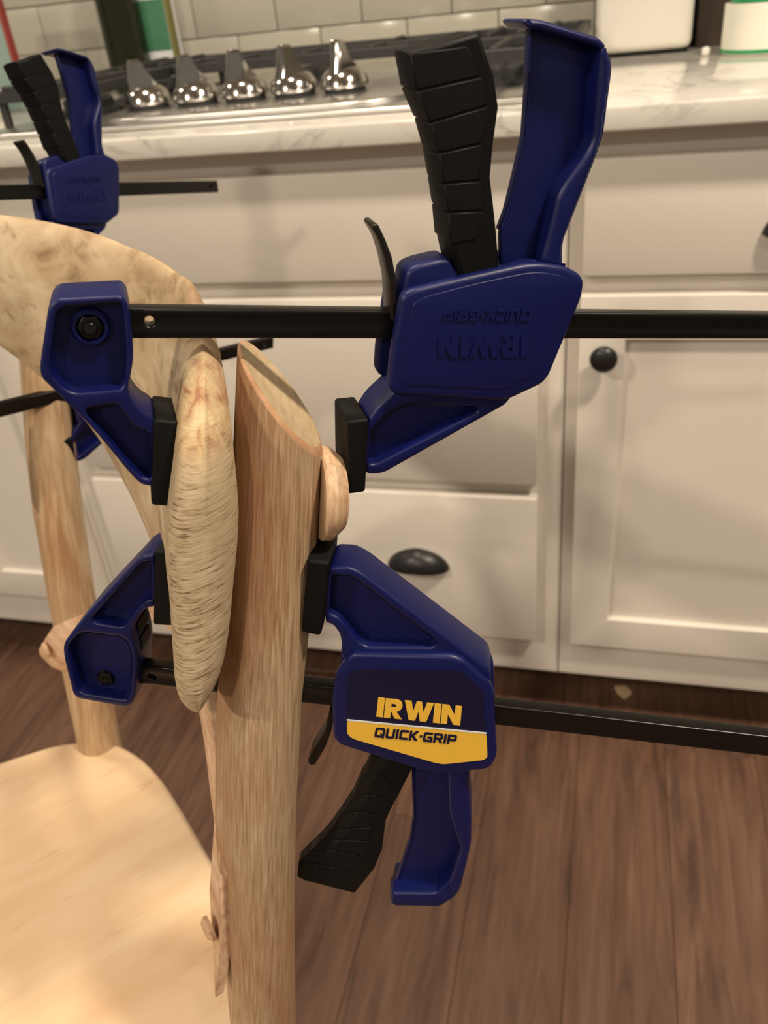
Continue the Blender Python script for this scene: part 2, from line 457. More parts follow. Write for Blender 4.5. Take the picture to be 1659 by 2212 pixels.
# wide drawer unit under the cooktop
XL, XR = -0.772, -0.082
cabD = empty('drawer_cabinet', ((XL + XR) / 2, FRAME_Y, 0))
tag(cabD, 'wide white cabinet of three slab drawers below the cooktop', 'cabinet')
loc0 = Vector(((XL + XR) / 2, FRAME_Y, 0))
def under(root):
    """children are built in world coordinates: cancel the root's offset"""
    inv = Matrix.Translation(root.location).inverted()
    for c in root.children: c.matrix_parent_inverse = inv
carcass(cabD, -0.805, -0.050, [rect(XL + 0.012, XR - 0.012, z[0] + 0.012, z[1] - 0.012) for z in (Z_D1, Z_D2, Z_D3)])
slab('drawer_front', XL, XR, *Z_D1, cabD)
for z in (Z_D2, Z_D3):
    d = slab('drawer_front', XL, XR, *z, cabD)
    zz = 0.5955 if z is Z_D2 else 0.327
    for x in (-0.2557, -0.598): cup_pull(d, x, zz - 0.011)
under(cabD)
# right unit: drawer over a shaker door
cabR = empty('door_cabinet', (0.156, FRAME_Y, 0))
tag(cabR, 'white cabinet with small drawer over shaker door with round black knob', 'cabinet')
carcass(cabR, -0.0485, 0.450, [rect(-0.021, 0.423, 0.745, 0.848), rect(-0.021, 0.423, 0.19, 0.70)])
d = slab('drawer_front', -0.033, 0.435, *Z_D1, cabR); cup_pull(d, 0.201, 0.790)
d = shaker_door(cabR, -0.033, 0.435, 0.175, 0.7105); knob_pull(d, -0.0035, 0.640)
under(cabR)
# left unit
cabL = empty('door_cabinet', (-1.08, FRAME_Y, 0))
tag(cabL, 'white cabinet with two narrow shaker doors left of the wide drawers', 'cabinet')
carcass(cabL, -1.350, -0.8065, [rect(-1.32, -0.83, 0.745, 0.848), rect(-1.32, -0.83, 0.19, 0.70)])
slab('drawer_front', -1.334, -0.8165, *Z_D1, cabL)
d = shaker_door(cabL, -1.334, -1.072, 0.175, 0.7105); knob_pull(d, -1.10, 0.640)
d = shaker_door(cabL, -1.068, -0.8165, 0.175, 0.7105); knob_pull(d, -1.042, 0.640)
under(cabL)

# worktop with a cut-out under the cooktop is covered by the tray, so one slab is enough
ct = box('worktop', -1.40, 0.62, CTR_Y, WALL_Y - 0.0085, 0.8905, TOP, M['quartz'], None, 0.003, 3)
tag(ct, 'polished pale quartz worktop with thin grey veins on the cabinets', 'worktop')

# ------------------------------------------------------------------ cooktop
ck = empty('gas_cooktop', (-0.427, 1.27, TOP))
tag(ck, 'stainless gas cooktop with five steel knobs and black iron grates', 'cooktop')
box('tray', -0.38, 0.38, -0.262, 0.262, 0.0005, 0.007, M['stainless'], ck, 0.003, 3)
# raised control panel with rounded back corners
pts = rounded([(-0.225, -0.245), (0.190, -0.245), (0.190, -0.02), (-0.225, -0.02)], 0.09, 8)
me = plate_mesh('control_panel', pts, [], 0.0068, 0.013, 0.004); obj_from_mesh('control_panel', me, M['stainless'], ck)
for side in (-1, 1):
    pts = [(side * x, y) for x, y in ((0.366, -0.10), (0.262, -0.135), (0.232, 0.02), (0.226, 0.245), (0.366, 0.245))]
    me = plate_mesh('burner_well', rounded(pts, 0.02), [], 0.0069, 0.0078, 0.0004); obj_from_mesh('burner_well', me, M['cast_iron'], ck)
def stove_knob(x, y, rz):
    o = empty('knob', (x, y, 0.013), rz, parent=ck)
    lathe('collar', [(0.0, 0), (0.0265, 0.0), (0.0265, 0.005), (0.0245, 0.006), (0.0, 0.006)], M['cast_iron'], o, 28)
    lathe('dial', [(0.0, 0.006), (0.0300, 0.006), (0.0315, 0.009), (0.0290, 0.018), (0.0240, 0.024), (0.0190, 0.027), (0.0, 0.0275)], M['polished_steel'], o, 32, 25)
    rings = []
    for z, w, ya, yb in ((0.012, 0.0100, -0.0285, 0.0290), (0.022, 0.0090, -0.0250, 0.0240), (0.032, 0.0080, -0.0215, 0.0130), (0.044, 0.0072, -0.0180, 0.0040), (0.056, 0.0066, -0.0155, -0.0010), (0.059, 0.0045, -0.0140, -0.0030)):
        c0, l = (ya + yb) / 2, (yb - ya) / 2
        rings.append([(sx * w, c0 + sy * l, z) for sx, sy in ((-1, -0.9), (-0.6, -1), (0.6, -1), (1, -0.9), (1, 0.9), (0.6, 1), (-0.6, 1), (-1, 0.9))])
    loft('grip', rings, M['polished_steel'], o, 30)
    return o
for k, (x, dr) in enumerate(((-0.606, -38), (-0.538, -38), (-0.472, -36), (-0.406, -30), (-0.340, -12))):
    stove_knob(x + 0.427, 1.118 - 1.27 + 0.006 * k, radians(dr))
def bar_bm(bm, p, q, w, h):
    p, q = Vector(p), Vector(q); d = (q - p).normalized(); s = Vector((-d.y, d.x, 0)) * w / 2; u = Vector((0, 0, h / 2))
    vs = [bm.verts.new(c) for c in (p - s - u, p + s - u, p + s + u, p - s + u, q - s - u, q + s - u, q + s + u, q - s + u)]
    for f in ((3, 2, 1, 0), (4, 5, 6, 7), (0, 1, 5, 4), (1, 2, 6, 5), (2, 3, 7, 6), (3, 0, 4, 7)): bm.faces.new([vs[i] for i in f])
def grate(x0, x1, y0, y1):
    bm = bmesh.new(); z = 0.044
    for y in (y0, (y0 + y1) / 2, y1): bar_bm(bm, (x0, y, z), (x1, y, z), 0.012, 0.014)
    for x in (x0, x1): bar_bm(bm, (x, y0, z), (x, y1, z), 0.012, 0.014)
    n = 4
    for i in range(1, n):
        x = x0 + (x1 - x0) * i / n
        for a, b2 in ((y0, y0 + (y1 - y0) * 0.38), (y1, y1 - (y1 - y0) * 0.38)):
            bar_bm(bm, (x, a, z + 0.003), (x, b2, z + 0.003), 0.009, 0.013)
    for x in (x0 + 0.004, x1 - 0.004):
        for y in (y0 + 0.004, y1 - 0.004): bar_bm(bm, (x - 0.005, y, 0.0225), (x + 0.005, y, 0.0225), 0.01, 0.031)
    # raised corner blocks that show above the rails
    for x in (x0 + 0.03, x1 - 0.03): bar_bm(bm, (x - 0.016, y0, z + 0.009), (x + 0.016, y0, z + 0.009), 0.012, 0.008)
    o = obj('grate', bm, M['cast_iron'], ck); add_bevel(o, 0.0022, 2)
grate(-0.372, -0.235, -0.20, 0.24); grate(-0.222, 0.185, 0.030, 0.24); grate(0.200, 0.372, -0.20, 0.24)
for x, y, r in ((-0.30, -0.10, 0.035), (-0.30, 0.14, 0.028), (0.285, -0.10, 0.04), (0.285, 0.14, 0.03), (-0.02, 0.13, 0.05)):
    o = lathe('burner', [(0, 0), (r * 1.25, 0), (r * 1.25, 0.006), (r, 0.010), (r, 0.018), (r * 0.92, 0.021), (0, 0.022)], M['cast_iron'], ck, 28)
    o.location = (x, y, 0.007)

# ------------------------------------------------------------------ things on the worktop
b = empty('glass_bottle', (-0.851, 1.535, TOP)); tag(b, 'dark green glass bottle standing behind the left of the cooktop', 'bottle')
R0 = 0.037
lathe('body', [(0, 0.0), (R0 * 0.9, 0.0), (R0, 0.004), (R0, 0.185), (R0 * 0.92, 0.205), (R0 * 0.6, 0.228), (0.0145, 0.245), (0.0135, 0.30), (0.0155, 0.301), (0.0155, 0.312), (0, 0.312)], M['bottle_glass'], b, 36, 40)
lathe('cap', [(0, 0.3125), (0.0165, 0.3125), (0.0165, 0.335), (0.015, 0.337), (0, 0.337)], M['black_plastic'], b, 24)
cb = empty('carton', (-0.795, 1.565, TOP)); tag(cb, 'slim green and white carton standing behind the dark bottle', 'carton')
box('box_body', -0.030, 0.030, -0.014, 0.014, 0, 0.30, M['label_white'], cb, 0.001, 1)
box('green_band', -0.0305, 0.0225, -0.0146, 0.0, 0.062, 0.140, M['green_print'], cb)
box('edge_stripe', 0.0235, 0.0304, -0.0146, 0.0, 0.0, 0.30, M['olive_print'], cb)
tc = empty('tin_box', (-1.022, 1.39, TOP)); tag(tc, 'pale green box with red edge at the far left of the counter', 'box')
box('box_body', -0.075, 0.040, -0.009, 0.009, 0.0, 0.20, M['teal_card'], tc, 0.0015, 1)
box('red_edge', 0.0402, 0.0445, -0.009, 0.009, 0.072, 0.20, M['red_card'], tc, 0.001, 1)
wd = empty('spoon_rest', (-1.02, 1.325, TOP)); tag(wd, 'small white ceramic dish beside the pale green box', 'dish')
lathe('dish', [(0, 0), (0.034, 0), (0.040, 0.012), (0.042, 0.034), (0.040, 0.035), (0.036, 0.014), (0.03, 0.006), (0, 0.005)], M['white_ceramic'], wd, 30)

wb = empty('canister', (0.030, 1.515, TOP)); tag(wb, 'tall white square canister with rounded corners right of the cooktop', 'canister')
o = box('body', -0.072, 0.066, -0.055, 0.055, 0.004, 0.24, M['white_ceramic'], wb, 0.012, 4)
box('foot', -0.068, 0.062, -0.051, 0.051, 0.0, 0.0045, M['black_rubber'], wb)
box('lid', -0.073, 0.067, -0.056, 0.056, 0.2405, 0.262, M['white_ceramic'], wb, 0.006, 2)
kb = empty('knife_block', (0.150, 1.545, TOP)); tag(kb, 'dark brown wooden block between the white canister and green-lidded tin', 'block')
box('block', -0.044, 0.05, -0.03, 0.036, 0.0, 0.22, M['dark_wood_box'], kb, 0.003, 2)
for i in range(3): box('handle', -0.03 + i * 0.025, -0.014 + i * 0.025, -0.012, 0.012, 0.2202, 0.30, M['black_plastic'], kb, 0.003, 2)
cn = empty('storage_tin', (0.190, 1.385, TOP)); tag(cn, 'cream tin with green lid and green stripe round its foot', 'tin')
lathe('body', [(0, 0), (0.058, 0.0), (0.060, 0.002), (0.060, 0.060), (0, 0.060)], M['cream_enamel'], cn, 40)
lathe('stripe', [(0.0602, 0.0025), (0.0612, 0.003), (0.0612, 0.0065), (0.0602, 0.007)], M['green_enamel'], cn, 40, tube=True)
lathe('lid', [(0, 0.0605), (0.052, 0.0605), (0.053, 0.063), (0.052, 0.069), (0.046, 0.072), (0, 0.073)], M['green_enamel'], cn, 40)
pw = lathe('push_pin_cap', [(0, 0), (0.0052, 0.0), (0.006, 0.002), (0.006, 0.006), (0.0045, 0.009), (0, 0.0105)], M['white_ceramic'], None, 18)
pw.location = (0.112, 1.395, TOP + 0.0003)
tag(pw, 'tiny white cap lying on the counter beside the green-lidded tin', 'cap')

# chip of wood on the floor
ch = plate_mesh('wood_chip', rounded([(-0.014, 0.010), (0.006, 0.014), (0.016, -0.002), (0.004, -0.018), (-0.008, -0.006)], 0.003), [], 0.0, 0.004, 0.0008)
o = obj_from_mesh('wood_chip', ch, M['cut_wood']); o.location = (0.054, 1.072, 0.0003)
tag(o, 'small tan wood chip on the floor at the cabinet toe kick', 'wood chip')

# ------------------------------------------------------------------ the chair
SEAT_Z = 0.45
FN = on_plane(575, 2330, Vector((0, 0, SEAT_Z)), ZUP)     # near post where it meets the seat
FF = on_plane(213, 1600, Vector((0, 0, SEAT_Z)), ZUP)     # far post
LAT = (FF - FN).normalized(); SPAN = (FF - FN).length
BACK = LAT.cross(ZUP)
ch_rot = math.atan2(BACK.y, BACK.x)
chair = empty('wooden_chair', (FN.x, FN.y, 0), ch_rot)    # local x backwards, y towards the far post, z up
tag(chair, 'stripped pale wooden chair with curved back rail being glued and clamped', 'chair')
HS = [0.0, 0.30, 0.45, 0.653, 0.744, 0.817, 0.872, 0.90, 0.96]
XS = [0.03, -0.012, 0.0, 0.031, 0.050, 0.071, 0.084, 0.091, 0.105]
def post_x(h): return interp(h, HS, XS)
MID = SPAN / 2
def back_x(y, h): return post_x(h) - 0.0045 - 0.9 * (y - MID) ** 2     # centre surface of the curved crest

# seat
half = [(0.036, 0.0), (0.035, 0.06), (0.033, 0.100), (0.027, 0.135), (0.0135, 0.168), (-0.010, 0.190), (-0.035, 0.204), (-0.085, 0.216),
        (-0.16, 0.226), (-0.25, 0.228), (-0.33, 0.216), (-0.385, 0.180), (-0.41, 0.12), (-0.418, 0.05)]
outl = [(x, MID + y) for x, y in half] + [(x, MID - y) for x, y in reversed(half[1:])]
me = plate_mesh('seat', rounded(outl, 0.03, 4), [], SEAT_Z - 0.024, SEAT_Z, 0.005)
obj_from_mesh('seat', me, M['seat_wood'], chair)

def post(y0, mat, top_cut, sgn):
    """turned post: nearly round, flattened on the side that meets the back rail"""
    rings = []; n = 36
    splay = 0.12 if sgn > 0 else 0.0
    hs = [0.002, 0.12, 0.30, 0.40, 0.45, 0.52, 0.60, 0.68, 0.72, 0.75, 0.78, 0.82, 0.85, 0.875]
    for h in hs:
        cx = post_x(h); r = interp(h, [0, 0.3, 0.45, 0.55, 0.72, 0.80, 0.87, 0.93], [0.014, 0.019, 0.0195, 0.0200, 0.0212, 0.0200, 0.0190, 0.0186])
        yl = y0 + sgn * interp(h, [0, 0.45], [-0.02, 0.0]) if h < 0.45 else y0 + splay * (h - 0.45)
        ring = []
        for i in range(n):
            a = 2 * pi * i / n; x, y = r * cos(a), r * 1.02 * sin(a)
            fl = interp(h, [0.55, 0.66, 0.74, 0.80, 0.86], [1.0, 0.90, 0.80, 0.90, 1.0]) * r
            x = max(x, -fl)
            ring.append([cx + x, yl + y, h])
        rings.append(ring)
    # sloping saw cut at the top
    top = []
    for p in rings[-1]:
        dx, dy = p[0] - post_x(0.875), p[1] - (y0 + splay * 0.425)
        hz = 0.90
        for _ in range(30): hz = 0.5 * hz + 0.5 * (top_cut - 1.391 * (post_x(hz) + dx * 0.97) + 0.90 * dy * (1 if sgn < 0 else -1))
        top.append([post_x(hz) + dx * 0.97, y0 + splay * (hz - 0.45) + dy, hz])
    rings = [r for r in rings if r[0][2] < (0.855 if sgn < 0 else 0.80)]
    rings.append(top)
    return loft('back_post', rings, mat, chair, 50)
np_ = post(0.0, M['oak_post'], 1.0270, -1)
np_.data.materials.append(M['cut_wood']); np_.data.polygons[-1].material_index = 1
fp_ = post(SPAN, M['far_post_wood'], 0.985, 1)
np_.data.materials.append(M['stain_wood'])
bv = add_bevel(np_, 0.0019, 3, 35).modifiers[-1]; bv.material = 2
add_bevel(fp_, 0.0016, 2, 35)

# crest rail: lens-shaped section swept along the curve of the back
YB = [-0.026, -0.012, 0.0, 0.06, 0.1215, 0.18, 0.25, 0.328, 0.376, 0.43, 0.475]
HB = [0.778, 0.772, 0.771, 0.776, 0.784, 0.795, 0.811, 0.827, 0.838, 0.852, 0.872]
YT = [-0.026, -0.018, -0.008, 0.006, 0.03, 0.08, 0.18, 0.33, 0.40, 0.45, 0.475]
HT = [0.925, 0.932, 0.937, 0.940, 0.940, 0.936, 0.930, 0.928, 0.927, 0.915, 0.900]
def crest_ring(y, tk, shrink):
    hb, ht = interp(y, YB, HB), interp(y, YT, HT)
    hm, hh = (hb + ht) / 2, (ht - hb) / 2 * shrink
    fr, bk = [], []
    n = 22
    for k in range(n + 1):
        v = -cos(pi * k / n)
        h = hm + hh * v
        lump = 1 + 0.05 * sin(h * 90 + y * 30)
        t = tk * lump * max(0.0, 1 - abs(v) ** 2.5) ** 0.58
        up = interp(v, [-1, 0.2, 1], [1.0, 1.0, 0.82])
        wgt = max(0.0, min(1.0, (0.075 - y) / 0.09))
        y2 = y + wgt * (0.036 * max(0.0, (h - 0.878) / 0.055) ** 2 + 0.010 * max(0.0, (0.80 - h) / 0.028) ** 2)
        xcn = back_x(y2, h) - 0.0004
        fr.append((xcn - t * up, y2, h)); bk.append((xcn + t * up, y2, h))
    return fr + list(reversed(bk[1:-1]))
rings = []
END0, END1 = -0.024, 0.472
ys = [END0 + 0.013 * (1 - cos(k / 8 * pi / 2)) for k in range(9)]
ys += [0.0 + 0.02 * k for k in range(0, 23)]
ys += [END1 - 0.013 * (1 - cos((7 - k) / 8 * pi / 2)) for k in range(8)]
ys = sorted(set(round(q, 5) for q in ys))
for y in ys:
    u = min(y - END0, END1 - y)
    e = 1.0 if u >= 0.013 else sqrt(max(0.0, 1 - (1 - u / 0.013) ** 2))
    tk = 0.0146 * max(0.01, e); sh = 0.90 + 0.10 * e
    rings.append(crest_ring(y, tk, sh))
crest = loft('crest_rail', rings, M['crest_wood'], chair, 60)

# arched lower rail
rl = []
for k in range(41):
    y = -0.004 + (SPAN + 0.020) * k / 40
    q = (y - MID) / (MID + 0.006)
    hc = interp(y, [0.0, 0.03, 0.08, 0.13, 0.18, 0.25, 0.30, 0.372], [0.612, 0.655, 0.705, 0.725, 0.715, 0.662, 0.610, 0.562])
    hw = interp(y, [0.0, 0.06, 0.30, 0.372], [0.045, 0.027, 0.025, 0.024])
    if q > 0.93: hw *= sqrt(max(0.02, 1 - ((abs(q) - 0.93) / 0.10) ** 2))
    t = 0.0032
    ring = []
    for dh, dx in ((-1, -0.7), (-0.9, -1), (0, -1.1), (0.9, -1), (1, -0.7), (1, 0.7), (0.9, 1), (0, 1.1), (-0.9, 1), (-1, 0.7)):
        h = hc + hw * dh
        lift = 0.008 * max(0.0, (hc - h) / hw) if q < -0.8 else 0.0
        x = post_x(h) - 0.0175 - lift + 0.034 * (1 - q * q) - 0.0085 * max(0.0, q - 0.8) / 0.2 - 0.003 * max(0.0, -q - 0.8) / 0.2
        ring.append((x + t * dx, y, h))
    rl.append(ring)
lr = loft('lower_rail', rl, M['rail_wood'], chair, 60)
for y in (0.010, SPAN + 0.004):
    s = lathe('screw_plug', [(0, 0), (0.007, 0), (0.007, 0.0025), (0.0045, 0.0045), (0, 0.005)], M['rail_wood'], lr, 18)
    s.matrix_local = Matrix.Translation((post_x(0.605 if y < 0.1 else 0.57) - 0.0215 - (0.0022 if y < 0.1 else 0.0080), y, 0.605 if y < 0.1 else 0.57)) @ Matrix.Rotation(radians(-90), 4, 'Y')
# front legs and stretchers below the seat
for y in (0.02, SPAN - 0.02):
    rings = []
    for h, r in ((0.003, 0.013), (0.15, 0.017), (0.30, 0.019), (0.4255, 0.017)):
        k = (0.4255 - h) / 0.42
        rings.append([(-0.345 - 0.04 * k + r * cos(2 * pi * i / 20), y + (0.03 * k if y > 0.1 else -0.03 * k) + r * sin(2 * pi * i / 20), h) for i in range(20)])
    loft('front_leg', rings, M['far_post_wood'], chair, 50)

# ------------------------------------------------------------------ bar clamps
LETTERS = {
 'I': (0.34, [[(0, 0), (0, 1), (.34, 1), (.34, 0)]]),
 'R': (0.92, [[(0, 0), (0, 1), (.56, 1), (.74, .95), (.85, .84), (.88, .70), (.84, .54), (.72, .42), (.60, .37), (.92, 0), (.54, 0), (.36, .33), (.32, .33), (.32, 0)],
              [(.32, .58), (.32, .76), (.48, .76), (.55, .72), (.56, .67), (.54, .61), (.48, .58)]]),
 'W': (1.46, [[(0, 1), (.34, 1), (.47, .46), (.60, 1), (.86, 1), (.99, .46), (1.12, 1), (1.46, 1), (1.17, 0), (.85, 0), (.73, .50), (.61, 0), (.29, 0)]]),
 'N': (0.98, [[(0, 0), (0, 1), (.34, 1), (.66, .50), (.66, 1), (.98, 1), (.98, 0), (.64, 0), (.32, .52), (.32, 0)]]),
 'Q': (1.05, [[(.18, 0), (.05, .06), (0, .2), (0, .8), (.05, .94), (.18, 1), (.87, 1), (1, .94), (1.05, .8), (1.05, .2), (1, .06), (1.08, -.04), (.86, -.04), (.80, 0)],
              [(.30, .22), (.24, .28), (.24, .72), (.30, .78), (.75, .78), (.81, .72), (.81, .30), (.70, .42), (.54, .42), (.70, .22)]]),
 'U': (0.95, [[(0, 1), (.25, 1), (.25, .28), (.31, .22), (.64, .22), (.70, .28), (.70, 1), (.95, 1), (.95, .2), (.90, .06), (.77, 0), (.18, 0), (.05, .06), (0, .2)]]),
 'i': (0.25, [[(0, 0), (0, 1), (.25, 1), (.25, 0)]]),
 'C': (0.92, [[(.18, 0), (.05, .06), (0, .2), (0, .8), (.05, .94), (.18, 1), (.92, 1), (.92, .78), (.30, .78), (.24, .72), (.24, .28), (.30, .22), (.92, .22), (.92, 0)]]),
 'K': (0.98, [[(0, 0), (0, 1), (.25, 1), (.25, .62), (.62, 1), (.95, 1), (.50, .53), (.98, 0), (.64, 0), (.25, .43), (.25, 0)]]),
 '-': (0.26, [[(0, .40), (0, .62), (.26, .62), (.26, .40)]]),
 'G': (0.98, [[(.18, 0), (.05, .06), (0, .2), (0, .8), (.05, .94), (.18, 1), (.96, 1), (.96, .78), (.30, .78), (.24, .72), (.24, .28), (.30, .22), (.72, .22), (.72, .38), (.44, .38), (.44, .58), (.98, .58), (.98, 0)]]),
 'r': (0.95, [[(0, 0), (0, 1), (.75, 1), (.90, .94), (.95, .8), (.95, .52), (.90, .40), (.78, .36), (.98, 0), (.68, 0), (.50, .32), (.25, .32), (.25, 0)],
              [(.25, .54), (.25, .78), (.64, .78), (.70, .73), (.70, .59), (.64, .54)]]),
 'P': (0.95, [[(0, 0), (0, 1), (.77, 1), (.90, .94), (.95, .8), (.95, .48), (.90, .36), (.77, .30), (.25, .30), (.25, 0)],
              [(.25, .52), (.25, .78), (.64, .78), (.70, .73), (.70, .57), (.64, .52)]]),
}
WORD_A = ['I', 'R', 'W', 'I', 'N']
WORD_B = ['Q', 'U', 'i', 'C', 'K', '-', 'G', 'r', 'i', 'P']
def word_mesh(name, word, gap, quad, z0, z1):
    """letters laid into the quadrilateral quad = (bottom left, bottom right, top right, top left), local xy"""
    total = sum(LETTERS[c][0] for c in word) + gap * (len(word) - 1)
    cu = bpy.data.curves.new(name, 'CURVE'); cu.dimensions = '2D'; cu.fill_mode = 'BOTH'; cu.extrude = (z1 - z0) / 2
    BL, BR, TR, TL = [Vector(q) for q in quad]
    x = 0.0
    for c in word:
        w, loops = LETTERS[c]
        for loop in loops:
            sp = cu.splines.new('POLY'); sp.points.add(len(loop) - 1)
            for q, (lx, ly) in zip(sp.points, loop):
                u = (x + lx) / total
                p = (BL * (1 - u) + BR * u) * (1 - ly) + (TL * (1 - u) + TR * u) * ly
                q.co = (p.x, p.y, 0, 1)
            sp.use_cyclic_u = True
        x += w + gap
    tmp = bpy.data.objects.new(name, cu); me = bpy.data.meshes.new_from_object(tmp)
    bpy.data.objects.remove(tmp); bpy.data.curves.remove(cu)
    me.transform(Matrix.Translation((0, 0, (z0 + z1) / 2)))
    return me

class Frame:
    """clamp frame: e1 along the bar, e3 out of the clamp's flat side, e2 across the bar; origin on the bar's axis"""
    def __init__(s, p0, head, tilt, a, b_):
        n0 = heading(head - 90); t = radians(tilt)
        s.n = (n0 * cos(t) + ZUP * sin(t)).normalized(); s.p0 = p0
        A, B = s.raw(*a, 0.0035), s.raw(*b_, 0.0035)
        s.e1 = (B - A).normalized(); s.e3 = s.n; s.e2 = s.e3.cross(s.e1)
        s.o = A - s.n * 0.0035
        s.mat = Matrix(((s.e1.x, s.e2.x, s.e3.x, s.o.x), (s.e1.y, s.e2.y, s.e3.y, s.o.y), (s.e1.z, s.e2.z, s.e3.z, s.o.z), (0, 0, 0, 1)))
    def raw(s, px, py, d): return on_plane(px, py, s.p0 + s.n * d, s.n)
    def loc(s, p, d):
        q = s.raw(p[0], p[1], d) - s.o
        return (q.dot(s.e1), q.dot(s.e2))

def build_clamp(fr, D, root):
    """D holds the outlines of the clamp's pieces; returns (head pieces, body pieces, bar)"""
    head, body = [], []
    def plate(name, outl, d1, thick, mat, holes=(), bevel=0.0015, rnd=0.002, parent=None, into=None):
        o2 = rounded([fr.loc(p, d1) for p in outl], rnd)
        hs = [rounded([fr.loc(p, d1) for p in h], rnd) for h in holes]
        me = plate_mesh(name, o2, hs, d1 - thick, d1, bevel)
        o = obj_from_mesh(name, me, M[mat], parent or root)
        if into is not None: into.append(o)
        return o
    # ---- fixed head
    hd = plate('fixed_jaw', D['head'], 0.011, 0.022, 'blue_plastic', D['head_pockets'], 0.0011, 0.004, into=head)
    for k, pk in enumerate(D['head_pockets']):
        plate('jaw_web', pk, 0.004, 0.008, 'blue_plastic', bevel=0.0, rnd=0.002, parent=hd)
    nx, ny = fr.loc(D['nut'], 0.005)
    if D['nut_kind'] == 'hex':
        c = lathe('nut_collar', [(0.0046, 0.0), (0.0068, 0.0), (0.0068, 0.0022), (0.0060, 0.003), (0.0050, 0.003)], M['blue_plastic'], hd, 32, tube=True)
        c.location = (nx, ny, 0.004)
        hx = plate_mesh('hex_nut', [(0.0047 * cos(pi / 3 * i), 0.0047 * sin(pi / 3 * i)) for i in range(6)], [], 0.0, 0.0026, 0.0005)
        h = obj_from_mesh('hex_nut', hx, M['black_steel'], hd); h.location = (nx, ny, 0.0042)
        bt = lathe('bolt_end', [(0, 0), (0.0024, 0), (0.0024, 0.0034), (0.0019, 0.0040), (0, 0.0040)], M['screw_steel'], hd, 20); bt.location = (nx, ny, 0.0042)
    else:
        sc = lathe('screw_head', [(0, 0), (0.0044, 0), (0.0044, 0.0006), (0.0036, 0.0018), (0.0015, 0.0024), (0, 0.0024)], M['black_steel'], hd, 24)
        sc.location = (nx, ny, 0.0040)
        cr = bmesh.new(); box_bm(cr, -0.0022, 0.0022, -0.0005, 0.0005, 0.0019, 0.0027); box_bm(cr, -0.0005, 0.0005, -0.0022, 0.0022, 0.0019, 0.00271)
        for q in D['slots']:
            lx, ly = fr.loc(q, 0.011)
            box('slot', lx - 0.0012, lx + 0.0004, ly - 0.0034, ly + 0.0034, -0.0062, 0.0050, M['black_plastic'], hd)
        x = obj('cross_slot', cr, M['screw_steel'], hd); x.location = (nx, ny, 0.0041); x.rotation_euler = (0, 0, 0.6)
    def pad(outl, into):
        return plate('jaw_pad', outl, 0.0125, 0.025, 'black_rubber', bevel=0.0014, rnd=0.0016, into=into)
    pad(D['pad_fixed'], head)
    # ---- bar
    x0 = fr.loc(D['bar_start'], 0.0035)[0]; x1 = x0 + D['bar_len']
    hh = D['bar_h'] / 2
    hole = fr.loc(D['bar_hole'], 0.0035)
    circ = [(hole[0] + 0.0019 * cos(2 * pi * i / 14), hole[1] + 0.0019 * sin(2 * pi * i / 14)) for i in range(14)]
    circ2 = [(x1 - 0.010 + 0.0019 * cos(2 * pi * i / 14), 0.0019 * sin(2 * pi * i / 14)) for i in range(14)]
    me = plate_mesh('bar', [(x0, -hh), (x1, -hh), (x1, hh), (x0, hh)], [circ, circ2], -0.0035, 0.0035, 0.0009)
    bar = obj_from_mesh('bar', me, M['black_steel'], root)
    # ---- sliding body: front shell, back shell, core between them
    sh = plate('front_shell', D['shell'], 0.0135, 0.006, 'blue_plastic', bevel=0.002, rnd=0.004, into=body)
    o2 = rounded([fr.loc(p, 0.0135) for p in D['shell']], 0.004)
    me = plate_mesh('back_shell', o2, [], -0.0135, -0.0075, 0.002)
    body.append(obj_from_mesh('back_shell', me, M['blue_plastic'], root))
    plate('housing', D['core'], 0.0080, 0.0158, 'blue_plastic', bevel=0.002, rnd=0.003, into=body)
    ar = plate('sliding_jaw', D['arm'], 0.0100, 0.020, 'blue_plastic', [D['arm_pocket']], 0.0013, 0.003, into=body)
    plate('jaw_web', D['arm_pocket'], 0.004, 0.008, 'blue_plastic', bevel=0.0, parent=ar)
    pad(D['pad_slide'], body)
    if 'label' in D:
        plate('label', D['label'], 0.01375, 0.0004, 'label_navy', bevel=0.0, rnd=0.003, parent=sh)
        plate('yellow_band', D['label_low'], 0.01395, 0.0003, 'label_yellow', bevel=0.0, rnd=0.0022, parent=sh)
        plate('white_line', D['label_line'], 0.01405, 0.0002, 'label_white', bevel=0.0, rnd=0.0001, parent=sh)
        q = [fr.loc(p, 0.014) for p in D['word_a']]
        obj_from_mesh('lettering', word_mesh('lettering', WORD_A, 0.045, q, 0.0138, 0.01405), M['label_yellow'], sh, 0)
        q = [fr.loc(p, 0.014) for p in D['word_b']]
        obj_from_mesh('lettering', word_mesh('lettering', WORD_B, 0.12, q, 0.0139, 0.0142), M['label_navy'], sh, 0)
    else:
        plate('raised_field', D['field'], 0.0139, 0.001, 'blue_plastic', bevel=0.0004, rnd=0.004, parent=sh)
        for key, w in (('word_a', WORD_A), ('word_b', WORD_B)):
            q = [fr.loc(p, 0.014) for p in D[key]]
            obj_from_mesh('lettering', word_mesh('lettering', w, 0.12, q, 0.0136, 0.0145), M['blue_plastic'], sh, 0)
    # ---- release lever
    plate('release_lever', D['lever'], 0.0065, 0.013, 'lever_steel', bevel=0.0008, rnd=0.002, into=body)
    # ---- fixed handle: web, rim along the back, lip at the end
    hw = plate('handle', D['handle'], 0.0015, 0.003, 'blue_plastic', bevel=0.0004, rnd=0.003, into=body)
    plate('handle_rim', D['handle_rim'], 0.0105, 0.021, 'blue_plastic', bevel=0.0022, rnd=0.004, parent=hw)
    plate('handle_lip', D['handle_lip'], 0.0105, 0.021, 'blue_plastic', bevel=0.0018, rnd=0.002, parent=hw)
